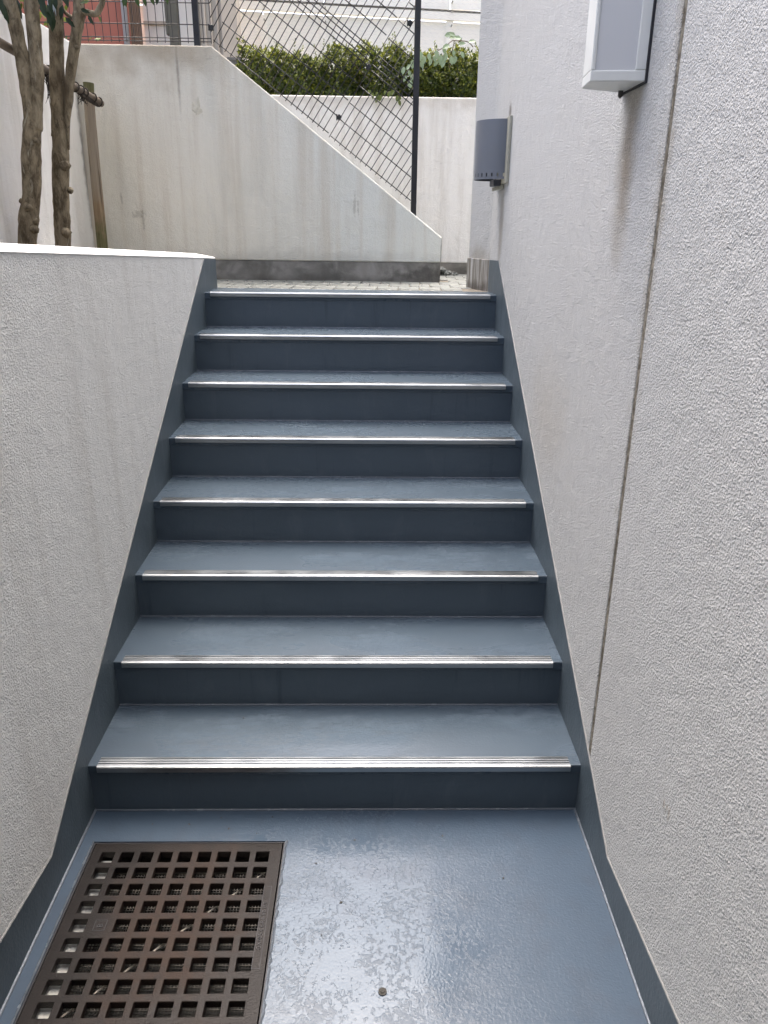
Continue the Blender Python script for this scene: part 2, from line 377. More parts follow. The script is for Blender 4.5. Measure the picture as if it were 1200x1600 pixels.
M = dict(right=stucco_right(), left=stucco_left(), back=stucco_back(), boundary=stucco_boundary(), far=stucco_far(), damp=damp_concrete(),
         streak=streaked_concrete(), floor=floor_paint(), tread=step_paint(), riser=riser_paint(), string=string_paint(), iron=iron(), bark=bark(),
         stake=stake_wood(), paver=paver_mat(), sheet=white_metal_sheet(),
         joint=joint_grime(),
         coping=plain('white_coping', (.76, .76, .75), .6, var=.06, sc=20, bumpd=.002, bs=60),
         bead=plain('pale_sealant', (.19, .19, .185), .5, var=.25, sc=30),
         cove=plain('paint_cove', (.10, .115, .135), .22, var=.3, sc=24, bumpd=.001),
         alu=plain('aluminium_strip', (.37, .39, .405), .38, 1.0, var=.05, sc=9),
         pit=plain('pit_concrete', (.05, .048, .044), .9, var=.4, sc=20, bumpd=.004),
         ledge=plain('pale_rough_concrete', (.50, .49, .45), .9, var=.5, sc=60, bumpd=.006, bs=90),
         wire=plain('black_wire', (.008, .008, .009), .5, .0), post=plain('black_post', (.010, .010, .012), .45, .0),
         steel=plain('dull_mesh_steel', (.055, .05, .042), .6, .3, var=.35, sc=50), stick=plain('pale_stick', (.50, .45, .37), .6, var=.2),
         hood=plain('grey_lamp_enamel', (.135, .147, .168), .42, .1, var=.06), hoodin=plain('dark_lamp_inside', (.05, .055, .07), .6),
         plate=plain('weathered_zinc', (.34, .33, .27), .6, .3, var=.3, sc=50), dark=plain('dark_gasket', (.012, .012, .016), .6),
         frame=plain('silver_frame', (.66, .67, .64), .42, .05, var=.06, sc=30), rubber=plain('dark_knob', (.06, .055, .05), .5),
         soil=plain('planter_soil', (.05, .036, .025), .95, var=.4, sc=20, bumpd=.02, bs=30),
         earth=plain('upper_earth', (.16, .14, .11), .95, var=.3, sc=3), asphalt=plain('street_asphalt', (.06, .06, .06), .9, var=.2, sc=8),
         bamboo=plain('weathered_bamboo', (.13, .10, .07), .6, var=.3, sc=30, bumpd=.002, bs=80), rope=plain('palm_rope', (.028, .021, .015), .95, var=.4, sc=60),
         red=plain('red_plaster', (.36, .125, .085), .8, var=.12, sc=5, bumpd=.002), pipe=plain('grey_pipe', (.36, .36, .38), .5), brown=plain('brown_slat', (.17, .105, .065), .7, var=.3),
         white=plain('white_render', (.90, .885, .82), .7, var=.05, sc=3), olive=plain('weathered_pole', (.10, .095, .075), .85, var=.3, sc=12, bumpd=.003),
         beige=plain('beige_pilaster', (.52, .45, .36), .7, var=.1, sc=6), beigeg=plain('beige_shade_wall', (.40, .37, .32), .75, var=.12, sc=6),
         net=plain('galvanised_net', (.62, .62, .60), .5, .5), stone=plain('grey_stone_post', (.13, .13, .125), .85, var=.2, bumpd=.003),
         peel=plain('pale_tape', (.36, .40, .40), .6, var=.2, sc=60), patch=plain('plaster_patch', (.62, .58, .47), .8, var=.15, sc=60, bumpd=.004, bs=120),
         debris=plain('dead_leaf_bits', (.03, .024, .018), .9), bolt=plain('rusty_bolt', (.022, .020, .016), .75, .0, var=.5, sc=200),
         render=plain('grey_render', (.30, .29, .27), .8, var=.1, sc=2), glass=plain('window_glass', (.03, .035, .04), .08, var=.05),
         h1=leaf_mat('hedge_leaf_dark', (.030, .050, .010)), h2=leaf_mat('hedge_leaf_mid', (.080, .108, .018)), h3=leaf_mat('hedge_leaf_young', (.20, .225, .038)),
         t1=leaf_mat('tree_leaf_dark', (.012, .026, .006), .55, .10), t2=leaf_mat('tree_leaf_mid', (.030, .058, .011), .55, .25), vine=leaf_mat('vine_leaf_pale', (.20, .27, .17), .45, .2),
         g1=leaf_mat('bright_leaf', (.16, .20, .04)), twig=plain('twig', (.09, .07, .04), .9), glaze=plain('lamp_diffuser', (.56, .57, .58), .28, var=.03, sc=3))

# ------------------------------------------------------------------ ground
b = MB()
gx = [-.74, -.662, -.137, .74]; gy = [-3.2, -.662, -.121, .02]
for i in range(3):
    for j in range(3):
        if (i, j) != (1, 1): b.quad([(gx[i], gy[j], 0), (gx[i + 1], gy[j], 0), (gx[i + 1], gy[j + 1], 0), (gx[i], gy[j + 1], 0)])
for (x0, y0, x1, y1) in ((-.662, -.662, -.137, -.662), (-.137, -.662, -.137, -.121), (-.137, -.121, -.662, -.121), (-.662, -.121, -.662, -.662)):
    b.quad([(x0, y0, 0), (x1, y1, 0), (x1, y1, -.04), (x0, y0, -.04)])
kind(b.build('floor', M['floor']), 'structure')
b = MB(); b.box(-.72, -.08, -.72, -.06, -.42, -.38); b.box(-.72, -.6625, -.72, -.06, -.38, -.041); b.box(-.1365, -.08, -.72, -.06, -.38, -.041)
b.box(-.6625, -.1365, -.72, -.6625, -.38, -.041); b.box(-.6625, -.1365, -.1205, -.06, -.38, -.041)
pit = kind(b.build('drain_pit', M['pit']), 'structure')
b = MB(); b.box(-.6622, -.603, -.66, -.155, -.30, -.034)
bm_ = b.build('ledge', M['ledge'], pit)
b = MB(); b.box(-12, 14, -3.2, 30, -.6, -.45); kind(b.build('ground', M['asphalt']), 'structure')

# ------------------------------------------------------------------ staircase
st = thing('staircase', 'blue-grey painted staircase of eight steps with metal nosing strips', 'staircase')
for k in range(8):
    y0 = k * TD; z1 = (k + 1) * RH; y1 = y0 + TD + .012
    b = MB()
    if k < 7: b.box(-W - .004, W + .004, y0 - .0044, y1, z1 - .03, z1)
    else: b.prism([(-W - .004, y0 - .0044), (W + .004, y0 - .0044), (W + .004, 2.215), (-W - .004, 2.318)], z1 - .03, z1)
    b.build('tread', M['tread'], st, bevel=.003)
    b = MB(); b.box(-W - .003, W + .003, y0, y0 + .05, z1 - RH - .015, z1 - .0295); b.build('riser', M['riser'], st)
    # nosing strip: ridged plate, rounded lip
    f = y0 - .0145
    prof = [(f + .044, z1 + .0005), (f + .044, z1 + .003)]
    for g in range(3):
        a = f + .038 - g * .0100
        prof += [(a, z1 + .0036), (a - .0006, z1 + .0008), (a - .0042, z1 + .0008), (a - .0048, z1 + .0036)]
    prof += [(f + .006, z1 + .0036), (f + .002, z1 + .0022), (f, z1 - .001), (f, z1 - .014), (f + .002, z1 - .0165), (f + .0098, z1 - .0165), (f + .0098, z1 + .0005)]
    b = MB(); b.prism(prof, -.673, .669, 'x'); b.build('nosing_strip', M['alu'], st, bevel=0)
    b = MB(); b.tube([(-W, y0 - .001, z1 - RH + .001), (W, y0 - .001, z1 - RH + .001)], .0032, 8); b.build('cove', M['cove'], st)
def ltop(y): return 1.5359 - .0458 * y
# sloping strings either side: a band level with the floor, then climbing with the steps
def string_poly(side):
    lo = [(-3.2, -.1)]
    for k in range(8): lo += [(k * TD + .02, k * RH - .04), (k * TD + .02, (k + 1) * RH - .04)]
    lo = lo[:-1] + [(2.30, ZL - .09), (2.345, ZL - .09)]
    if side < 0: top = [(2.345, ltop(2.345) - .003), (2.06, ltop(2.06) - .003), (-.262, .120), (-.285, .108), (-.56, .1415), (-3.2, .15)]
    else: top = [(2.345, 1.436), (2.03, 1.4445), (-.262, .114), (-.284, .099), (-.75, .146), (-3.2, .15)]
    return lo + top
for sd in (-1, 1):
    b = MB(); x0, x1 = (-W - .03, -W) if sd < 0 else (W, W + .03)
    b.prism(string_poly(sd), x0, x1, 'x'); b.build('stringer', M['string'], st, bevel=.0015, bseg=1)
    P = [(y, z) for y, z in string_poly(sd)][-6 if sd < 0 else -6:]
    P = P[1:]
    b = MB(); b.tube([(sd * (W + .002), y, z + .0015) for y, z in P], .0026, 6); b.build('sealant_bead', M['bead'], st)
    b = MB(); b.tube([(sd * (W - .001), -3.2, .001), (sd * (W - .001), 0, .001)], .0045, 8); b.build('cove', M['cove'], st)

# ------------------------------------------------------------------ building on the right
bd = thing('building', 'tall white stucco building wall with a dark vertical joint beside the stairs', 'building')
HB = 5.8
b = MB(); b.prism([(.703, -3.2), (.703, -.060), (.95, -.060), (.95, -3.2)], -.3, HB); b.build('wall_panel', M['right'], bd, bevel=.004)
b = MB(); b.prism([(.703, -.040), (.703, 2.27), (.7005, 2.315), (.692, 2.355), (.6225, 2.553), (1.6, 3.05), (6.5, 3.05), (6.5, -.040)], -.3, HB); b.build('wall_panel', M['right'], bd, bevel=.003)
b = MB(); b.box(.7052, .94, -.0599, -.0401, -.3, HB - .02); b.build('joint_strip', M['joint'], bd)
b = MB(); b.prism([(.7, 2.318), (.6875, 2.349), (.6150, 2.556), (.66, 2.575), (.74, 2.36)], ZL - .1, 1.436); b.build('plinth', M['streak'], bd, bevel=.003)
b = MB(); b.box(.95, 6.5, -3.2, -.0601, -.3, HB); b.build('wing', M['render'], bd)
b = MB(); b.box(-7, 6.5, -7, -3.2, -.6, 2.75); b.box(-7, .6, -7.0, -1.95, 2.7505, 2.95); b.build('unseen_canopy', M['render'], bd)  # assumed back wall and canopy, out of view, added to keep the risers dark

# ------------------------------------------------------------------ planter wall on the left
pw = thing('planter_wall', 'low grey stucco planter wall with white sloping top left of the stairs', 'wall')
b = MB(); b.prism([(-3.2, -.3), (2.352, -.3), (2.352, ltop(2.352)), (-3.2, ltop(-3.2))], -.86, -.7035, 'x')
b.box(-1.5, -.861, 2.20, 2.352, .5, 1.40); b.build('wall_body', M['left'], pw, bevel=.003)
b = MB(); n = 24
for i in range(n):
    ya, yb = -3.2 + i * 5.545 / n, -3.2 + (i + 1) * 5.545 / n
    b.raw([(x, y, ltop(y) + dz) for y in (ya, yb) for x, dz in ((-.7015, .0005), (-.709, .006), (-.80, .022), (-.862, .022), (-.862, .0005))],
          [(0, 1, 6, 5), (1, 2, 7, 6), (2, 3, 8, 7), (3, 4, 9, 8), (4, 0, 5, 9)] + ([(0, 4, 3, 2, 1)] if i == 0 else []) + ([(5, 6, 7, 8, 9)] if i == n - 1 else []))
b.build('coping', M['coping'], pw)
b = MB(); b.box(-1.5, -.861, -3.2, 2.2, .9, 1.37); kind(b.build('soil', M['soil']), 'structure')

# ------------------------------------------------------------------ boundary wall, sloping wall, retaining wall
bw = thing('boundary_wall', 'streaked white boundary wall behind the two tree trunks', 'wall')
b = MB(); b.box(-1.72, -1.5, -3.2, 2.915, .5, 2.487); b.build('wall_body', M['boundary'], bw, bevel=.006)
sw = thing('sloping_wall', 'stained cream stucco wall with sloping top facing the stairs, under the black wire fence', 'wall')
prof = [(-1.72, 1.397), (.5065, 1.393), (.5065, 1.531), (-.762, 2.480), (-1.72, 2.482)]
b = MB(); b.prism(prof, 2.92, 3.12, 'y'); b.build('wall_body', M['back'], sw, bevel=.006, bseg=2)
b = MB(); b.prism([(-1.72, ZL - .3), (.5035, ZL - .3), (.5035, 1.3935), (-1.72, 1.3975)], 2.9265, 3.11, 'y'); b.build('plinth', M['damp'], sw, bevel=.004)
for c, s in (((-.868, 2.922, 2.18), (.02, .006, .022)), ((-.851, 2.922, 2.205), (.010, .006, .034)), ((-.845, 2.922, 2.17), (.016, .005, .014)), ((-.88, 2.922, 2.20), (.008, .005, .014)), ((-.858, 2.922, 2.157), (.012, .005, .010))):
    bm = bmesh.new(); bmesh.ops.create_icosphere(bm, subdivisions=3, radius=1)
    for v in bm.verts:
        k = 1 + random.uniform(-.16, .16); v.co = Vector((v.co.x * s[0] * k + c[0], v.co.y * s[1] * k + c[1], v.co.z * s[2] * k + c[2]))
    me = bpy.data.meshes.new('plaster_patch'); bm.to_mesh(me); bm.free(); me.materials.append(M['patch']); link('plaster_patch', me, sw)
YF = 3.74
rw = thing('retaining_wall', 'pale retaining wall below the clipped hedge at the end of the passage', 'wall')
b = MB(); b.box(-2.2, 2.6, YF, YF + .16, 1.354, 2.367); b.build('wall_body', M['far'], rw, bevel=.008)
b = MB(); b.box(-2.2, 2.6, YF + .004, YF + .15, ZL - .4, 1.3535); b.build('plinth', M['damp'], rw)

# ------------------------------------------------------------------ landing pavement, pavers one by one
b = MB(); b.prism([(-1.5, 2.36), (-.71, 2.36), (-.71, 2.34), (.71, 2.24), (.715, 2.56), (1.62, 3.07), (2.6, 3.07), (2.6, YF + .02), (-2, YF + .02), (-2, 3.0), (-1.5, 3.0)], 1.0, ZL - .006)
pv = kind(b.build('pavement', M['earth']), 'structure')
def inside(x, y):
    if y > YF - .06: return False
    if x < -.70: return 2.40 < y < 2.87 and x > -1.4
    if y < 2.318 - (x + .7) * .0735 + .055: return False
    if x > .60 and y < 2.62 + (x - .62) * .55: return False
    if x < .57 and 2.87 < y < 3.18: return False
    return True
pu, pvv = .112, .205; ca, sa = cos(radians(-3.6)), sin(radians(-3.6))
pm = {}
for i in range(-8, 20):
    for j in range(-2, 10):
        u = i * pu + (.056 if j % 2 else 0) ; v = j * pvv
        x = -.6 + u * ca - v * sa; y = 2.445 + u * sa + v * ca
        if x > 1.25 or not inside(x, y): continue
        wv = random.choice((0, 1, 2))
        if wv not in pm:
            b = MB(); b.box(-pu / 2 + .002, pu / 2 - .002, -pvv / 2 + .002, pvv / 2 - .002, -.04, 0)
            o = b.build('paver', M['paver'], pv, bevel=.0018, bseg=1); pm[wv] = o.data
        else: o = link('paver', pm[wv], pv)
        o.location = (x, y, ZL - .001 + random.uniform(-.001, .001)); o.rotation_euler = (random.uniform(-.003, .003), random.uniform(-.003, .003), radians(-3.6 + random.uniform(-.4, .4)))
# upper terrace behind the walls
b = MB(); b.prism([(-14, 3.13), (-.95, 3.13), (-.95, YF + .165), (14, YF + .165), (14, 40), (-14, 40)], 1.2, 2.28); kind(b.build('terrace', M['earth']), 'structure')

# ------------------------------------------------------------------ wire fence on the sloping wall
fe = thing('wire_fence', 'black welded wire mesh fence slanting down along the sloping wall', 'fence')
YW = 3.02
b = MB(); b.box(-.866, -.834, YW - .035, YW - .004, 2.46, 3.6); b.build('post', M['post'], fe, bevel=.003)
b = MB(); b.box(.325, .357, YW - .035, YW - .004, 1.61, 3.6); b.build('post', M['post'], fe, bevel=.003)
for px, pz in ((.341, 1.745), (.341, 2.17), (.341, 2.60), (-.85, 2.60), (-.85, 2.55)):
    b = MB(); b.tube([(px, YW - .041, pz), (px, YW - .033, pz)], .0045, 10); b.build('bolt', M['bolt'], fe)
def wire(p, r=.003, name='wire', seg=6):
    b = MB(); b.tube(p, r, seg); b.build(name, M['wire'], fe, smooth=True)
sx, sz = -.768, 2.528; an = radians(-35.9); dx, dz = cos(an), sin(an)
ux, uz = cos(radians(56.5)), sin(radians(56.5))
offs = [0, .1, .2, .3, .4, .425, .455, .48, .58, .68, .78, .88]
SEAM = .768                                               # the joint between the two slanting panels, metres along the slope
def clipx(p, q, x0, x1):
    """segment p-q (x, z) cut to x0..x1"""
    if p[0] > q[0]: p, q = q, p
    def at(x): t = (x - p[0]) / (q[0] - p[0]); return (x, p[1] + t * (q[1] - p[1]))
    if q[0] < x0 or p[0] > x1: return None
    a = at(x0) if p[0] < x0 else p; c = at(x1) if q[0] > x1 else q
    return a, c
def depth(o): return -.011 if .41 < o < .47 else 0
XE = .3245
for panel in (0, 1):
    drop = -.006 * panel
    for o in offs:
        k = o / sin(radians(56.5 + 35.9))
        bx, bz = sx + ux * k, sz + uz * k + drop
        a = -.0 if panel == 0 else SEAM + .012; e = SEAM - .002 if panel == 0 else 3.0
        c = clipx((bx + dx * a, bz + dz * a), (bx + dx * e, bz + dz * e), -.775, XE)
        if c and c[1][0] - c[0][0] > .01 and min(c[0][1], c[1][1]) < 3.5:
            wire([(c[0][0], YW + depth(o), c[0][1]), (c[1][0], YW + depth(o), c[1][1])], .0031)
    rng = range(0, 21) if panel == 0 else range(21, 48)
    for i in rng:
        a = .010 + i * .0362 + (.006 if panel else 0)
        k0, k1 = -.012, 1.0 if True else 0
        p = (sx + dx * a + ux * k0, sz + dz * a + uz * k0 + drop)
        nodes = [(-.012, 0), (.398, 0), (.425, -.011), (.455, -.011), (.482, 0), (.9, 0)]
        pts = []
        for o, dy in nodes:
            x, z = sx + dx * a + ux * o, sz + dz * a + uz * o + drop
            if x > XE:
                if pts:
                    q = pts[-1]; t = (XE - q[0]) / (x - q[0]); pts.append((XE, q[1] + t * (YW - .003 + dy - q[1]), q[2] + t * (z - q[2])))
                break
            pts.append((x, YW - .0045 + dy, z))
        if len(pts) > 1 and pts[0][0] < XE: wire(pts, .0025)
# extra slanting wires above the level panel's end, so the mesh runs up to the left post
for i in range(1, 24):
    a = .010 - i * .0362
    pts = []
    for o in (-.012, .9):
        pts.append((sx + dx * a + ux * o, sz + dz * a + uz * o))
    c = clipx(pts[0], pts[1], -.775, XE)
    if c: wire([(c[0][0], YW - .0035, c[0][1]), (c[1][0], YW - .0035, c[1][1])], .0025)
# level panel
for z, dy in ((2.517, 0), (2.533, 0), (2.597, 0), (2.697, 0), (2.712, -.018), (2.74, -.018), (2.757, 0), (2.857, 0)):
    wire([(-1.72, YW + dy, z), (-.776, YW + dy, z)], .0026)
for i in range(23):
    x = -.777 - i * .0415
    wire([(x, YW - .004, 2.508), (x, YW - .004, 2.533), (x - .001, YW - .004, 2.693), (x, YW - .022, 2.715), (x, YW - .022, 2.74), (x, YW - .004, 2.76), (x, YW - .004, 2.95)], .0019)
def clip_at(x, z, rot):
    b = MB(); c, s_ = cos(rot), sin(rot)
    b.obox((x - .011 * c, YW - .004, z - .011 * s_), (x + .011 * c, YW - .004, z + .011 * s_), .018, .026, (-s_, 0, c)); b.box(x - .016, x - .009, YW - .016, YW - .006, z - .016, z + .016)
    b.build('clamp', M['wire'], fe, bevel=.002, bseg=1)
clip_at(-.772, 2.583, 0)
for k in (.1, .40):
    q = k / sin(radians(92.4)); clip_at(sx + dx * (SEAM + .004) + ux * q, sz + dz * (SEAM + .004) + uz * q, an)
clip_at(.30, 2.62, an)

# ------------------------------------------------------------------ leaves
def leaf_verts(p, d, nrm, L, Wd, fold=.25, droop=0.0):
    """a pointed, folded leaf from p along d: 8 verts, 6 faces"""
    d = d.normalized(); x = d.cross(nrm)
    if x.length < 1e-3: x = d.cross(Vector((.3, .8, .5)))
    x.normalize(); u = x.cross(d)
    def P(t, s): return p + d * (L * t) + x * (s * Wd) + u * (abs(s) * Wd * fold - droop * L * t * t)
    return [P(0, 0), P(.30, -.42), P(.30, 0), P(.30, .42), P(.68, -.36), P(.68, 0), P(.68, .36), P(1, 0)], \
           [(0, 2, 1), (0, 3, 2), (1, 2, 5, 4), (2, 3, 6, 5), (4, 5, 7), (5, 6, 7)]
def rv(s=1.0): return Vector((random.gauss(0, 1), random.gauss(0, 1), random.gauss(0, 1))).normalized() * s
def simple_leaf(p, d, nrm, L, Wd):
    d = d.normalized(); x = d.cross(nrm)
    if x.length < 1e-3: x = d.cross(Vector((.3, .8, .5)))
    x.normalize(); u = x.cross(d)
    return [p, p + d * L * .5 - x * Wd * .5 + u * Wd * .12, p + d * L, p + d * L * .5 + x * Wd * .5 + u * Wd * .12], [(0, 2, 1), (0, 3, 2)]

# ------------------------------------------------------------------ hedge behind the retaining wall
hg = thing('hedge', 'clipped small-leaved green hedge growing above the pale retaining wall', 'hedge')
hb = MB()
def htop(x, y): return 2.635 + .030 * sin(x * 7.1 + 1) + .02 * sin(x * 17 + y * 9) + .018 * sin(x * 31) + (.02 if x > .35 else 0)
def sprig(p, up, n, L, young):
    for q in range(n):
        a = 2 * pi * q / n + random.uniform(-.4, .4)
        s = up.orthogonal().normalized(); t = up.cross(s)
        d = (s * cos(a) + t * sin(a)) * random.uniform(.5, 1) + up * random.uniform(.25, 1.0)
        l = L * random.uniform(.7, 1.2)
        m = 2 if random.random() < young else (1 if random.random() < .55 else 0)
        hb.raw(*simple_leaf(p - up * random.uniform(0, .018), d, up + rv(.3), l, l * .46), m)
for k in range(5200):
    x = random.uniform(-.78, 1.45); r = random.random()
    bul = .035 * sin(x * 9 + 2) + .025 * sin(x * 23 + 1)
    if r < .62:                                            # front face
        z = random.uniform(2.33, htop(x, 3.85)); bul2 = bul + .03 * sin(z * 21 + x * 5)
        y = 3.86 + bul2 + abs(random.gauss(0, .05)); up = Vector((random.gauss(0, .5), -1, random.gauss(.45, .5)))
    elif r < .86:                                          # top
        y = random.uniform(3.84, 4.45); z = htop(x, y) + random.gauss(0, .018); up = Vector((random.gauss(0, .4), random.gauss(-.25, .3), 1))
    else:                                                  # inside
        y = random.uniform(3.95, 4.3); z = random.uniform(2.33, 2.6); up = rv()
    sprig(Vector((x, y, z)), up.normalized(), random.randint(6, 9), .026, .15 + .45 * max(0, (z - 2.45) / .25))
for k in range(60):                                        # long shoots standing out of the top
    x = random.uniform(-.75, 1.2); y = random.uniform(3.85, 4.1); z = htop(x, y); h = random.uniform(.03, .085)
    if random.random() < .2: h += .05
    lean = Vector((random.gauss(0, .25), random.gauss(0, .2), 1)).normalized()
    for q in range(int(h / .012) + 2):
        p = Vector((x, y, z - .02)) + lean * q * .012
        sprig(p, (lean + rv(.2)).normalized(), 3, .018, .55)
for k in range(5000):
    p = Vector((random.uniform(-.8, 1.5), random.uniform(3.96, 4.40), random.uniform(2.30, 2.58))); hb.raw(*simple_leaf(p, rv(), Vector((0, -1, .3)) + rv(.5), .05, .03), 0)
kind(hb.build('foliage', [M['h1'], M['h2'], M['h3']], hg), 'stuff')
b = MB()
for k in range(160):
    x = random.uniform(-.76, 1.4); y = random.uniform(4.0, 4.3)
    b.tube([(x, y, 2.27), (x + random.gauss(0, .04), y - .05, 2.42), (x + random.gauss(0, .08), y - random.uniform(0, .16), 2.6)], [.006, .004, .002], 5)
b.build('stems', M['twig'], hg)
# climbing plant lying over the hedge, pale pointed leaves
vn = thing('climbing_vine', 'pale green pointed-leaf vine hanging over the top of the hedge', 'vine')
b = MB()
for path in ([(.60, 3.95, 2.60), (.62, 3.83, 2.70), (.55, 3.77, 2.65), (.42, 3.77, 2.58), (.36, 3.78, 2.50)], [(.62, 3.83, 2.70), (.70, 3.80, 2.69), (.74, 3.8, 2.66)]):
    p, r = smooth_path(path, [.003] * len(path)); b.tube(p, r, 5)
b.build('stem', M['twig'], vn)
vl = [(.40, 2.625), (.43, 2.60), (.455, 2.615), (.47, 2.585), (.49, 2.60), (.50, 2.63), (.515, 2.575), (.53, 2.61), (.545, 2.645), (.555, 2.59), (.57, 2.615), (.585, 2.66), (.595, 2.60), (.61, 2.635),
      (.625, 2.605), (.64, 2.665), (.66, 2.625), (.36, 2.58), (.345, 2.55), (.375, 2.60), (.385, 2.56), (.33, 2.52), (.355, 2.50), (.315, 2.49), (.34, 2.465), (.37, 2.48), (.30, 2.54), (.62, 2.71), (.58, 2.70), (.66, 2.70), (.70, 2.68), (.55, 2.71), (.41, 2.575)]
for x, z in vl:
    L = random.uniform(.042, .066); d = Vector((random.gauss(0, .35), -.35, -1)) if z < 2.66 else Vector((random.choice((-1, 1)), -.5, random.gauss(0, .25)))
    b = MB(); b.raw(*leaf_verts(Vector((x, 3.765 - random.uniform(0, .03), z)), d, Vector((0, -1, .5)) + rv(.25), L, L * .62, .2, .1)); b.build('leaf', M['vine'], vn, smooth=False)
vn2 = thing('trailing_vine', 'small green vine trailing from the hedge over the retaining wall edge', 'vine')
b = MB(); p, r = smooth_path([(.25, 3.86, 2.42), (.20, 3.735, 2.39), (.16, 3.725, 2.36)], [.002] * 3); b.tube(p, r, 5)
p, r = smooth_path([(.25, 3.86, 2.42), (.27, 3.735, 2.385), (.265, 3.725, 2.34)], [.002] * 3); b.tube(p, r, 5); b.build('stem', M['twig'], vn2)
for x, z in ((.07, 2.40), (.10, 2.385), (.13, 2.39), (.155, 2.375), (.18, 2.40), (.21, 2.395), (.24, 2.40), (.262, 2.372), (.285, 2.365), (.27, 2.345), (.14, 2.365)):
    L = random.uniform(.035, .05); b = MB(); b.raw(*leaf_verts(Vector((x, 3.72, z)), Vector((random.gauss(0, .6), -.4, -1)), Vector((0, -1, .6)) + rv(.3), L, L * .6, .2, .1)); b.build('leaf', M['h2'], vn2)

# ------------------------------------------------------------------ buildings and fences beyond
hw = thing('hoarding', 'bright white panelled wall with a horizontal rail beyond the hedge', 'wall')
def HY(x): return 5.62 + .06 * x
def hz(x): return -.020 * x
xs = [-2.6, -1.72, -.80, -.30, .75, 1.8, 2.9]
for i in range(len(xs) - 1):
    a, c = xs[i] + .006, xs[i + 1] - .006
    for z0, z1 in ((2.0, 3.205), (3.285, 4.6)):
        b = MB(); b.raw([(a, HY(a), z0), (c, HY(c), z0), (c, HY(c) + .03, z0), (a, HY(a) + .03, z0), (a, HY(a), z1 + hz(a)), (c, HY(c), z1 + hz(c)), (c, HY(c) + .03, z1 + hz(c)), (a, HY(a) + .03, z1 + hz(a))],
                        [(0, 3, 2, 1), (4, 5, 6, 7), (0, 1, 5, 4), (1, 2, 6, 5), (2, 3, 7, 6), (3, 0, 4, 7)]); b.build('panel', M['sheet'], hw)
    b = MB(); b.obox((a - .02, HY(a) - .004, 3.245 + hz(a)), (c + .02, HY(c) - .004, 3.245 + hz(c)), .05, .058); b.build('rail', M['sheet'], hw)
    b = MB(); b.obox((a - .02, HY(a) - .022, 3.283 + hz(a)), (c + .02, HY(c) - .022, 3.283 + hz(c)), .02, .012); b.build('rail_lip', M['olive'], hw)
    b = MB(); b.box(xs[i] - .03, xs[i] + .03, HY(xs[i]) - .016, HY(xs[i]) - .002, 2.0, 3.2); b.build('batten', M['sheet'], hw)
    for q in (3.16, 3.26, 3.33):
        b = MB(); b.tube([(xs[i] + .012, HY(xs[i]) - .055, q), (xs[i] + .012, HY(xs[i]) + .0, q)], .006, 8); b.build('bolt', M['plate'], hw)
# hexagonal netting in front of it
nt = thing('wire_netting', 'fine galvanised wire netting stretched in front of the bright white wall', 'netting')
b = MB(); c0, rr = .052, .0008
for j in range(34):
    z = 2.62 + j * c0 * .5; ph = j % 2
    pts = [(-1.05 + i * c0 * .5, 5.40 + .05 * (-1.05 + i * c0 * .5), z + (c0 * .19 if (i + ph) % 2 else -c0 * .06)) for i in range(96)]
    b.tube(pts, rr, 3, cap=False)
kind(b.build('mesh', M['net'], nt), 'stuff')
b = MB(); b.tube([(-1.02, 5.40, 2.2), (-1.02, 5.40, 4.4)], .014, 10); b.tube([(1.4, 5.48, 2.2), (1.4, 5.48, 4.4)], .014, 10); b.build('post', M['net'], nt)
# beige building corner left of the hedge
bb = thing('beige_house', 'beige house corner with a pilaster left of the hedge', 'house')
b = MB(); b.box(-.975, -.865, 4.55, 4.72, 2.1, 5.2); b.build('pilaster', M['beige'], bb, bevel=.005)
b = MB(); b.box(-1.16, -.976, 4.60, 4.72, 2.1, 5.2); b.build('wall', M['beigeg'], bb)  # greyer beige, the shade on this face put into its colour
for i in range(4):
    b = MB(); x = -1.15 + i * .045; b.box(x, x + .012, 4.585, 4.5995, 2.1, 5.2); b.build('rib', M['beige'], bb)
sp = tag(MB().build('stone_post', M['stone']), 'short grey stone post at the left end of the hedge', 'post')
b = MB(); b.box(-.842, -.765, 3.93, 4.0, 2.1, 2.59); b.box(-.848, -.759, 3.924, 4.006, 2.59, 2.605)
me = bpy.data.meshes.new('stone_post'); me.from_pydata(b.v, [], b.f); me.materials.append(M['stone']); sp.data = me
b = MB(); b.box(-1.352, -1.285, 4.55, 4.62, 2.1, 5.0); b.box(-1.375, -1.3525, 4.56, 4.60, 2.85, 5.0)
tag(b.build('weathered_pole', M['olive'], bevel=.006), 'dark weathered pole standing behind the level part of the wire fence', 'pole')
wh = thing('white_house', 'bright white house wall between the brown screen and the dark pole', 'house')
b = MB(); b.box(-1.60, -1.17, 4.85, 4.97, 2.1, 5.2); b.build('wall', M['white'], wh)
b = MB(); b.box(-1.60, -1.36, 4.83, 4.8495, 2.97, 2.99); b.build('trim', M['beige'], wh)
bs = thing('slat_screen', 'brown slatted screen beside the red wall', 'screen')
for i in range(7):
    b = MB(); x = -1.632 + i * .0115; b.box(x, x + .0075, 4.58 + (i % 2) * .004, 4.60, 2.2, 4.6); b.build('slat', M['brown'], bs)
b = MB(); b.tube([(-1.662, 4.57, 2.2), (-1.662, 4.57, 5.0)], .021, 14); tag(b.build('downpipe', M['pipe'], smooth=True), 'grey downpipe at the edge of the red wall', 'pipe')
rh = thing('red_house', 'red plastered house wall seen through the fence at the top', 'house')
b = MB(); b.box(-3.2, -1.69, 4.62, 4.8, 2.86, 5.2); b.build('wall', M['red'], rh)
b = MB(); b.box(-3.2, -1.69, 4.605, 4.82, 2.1, 2.859); b.build('plinth', M['red'], rh)
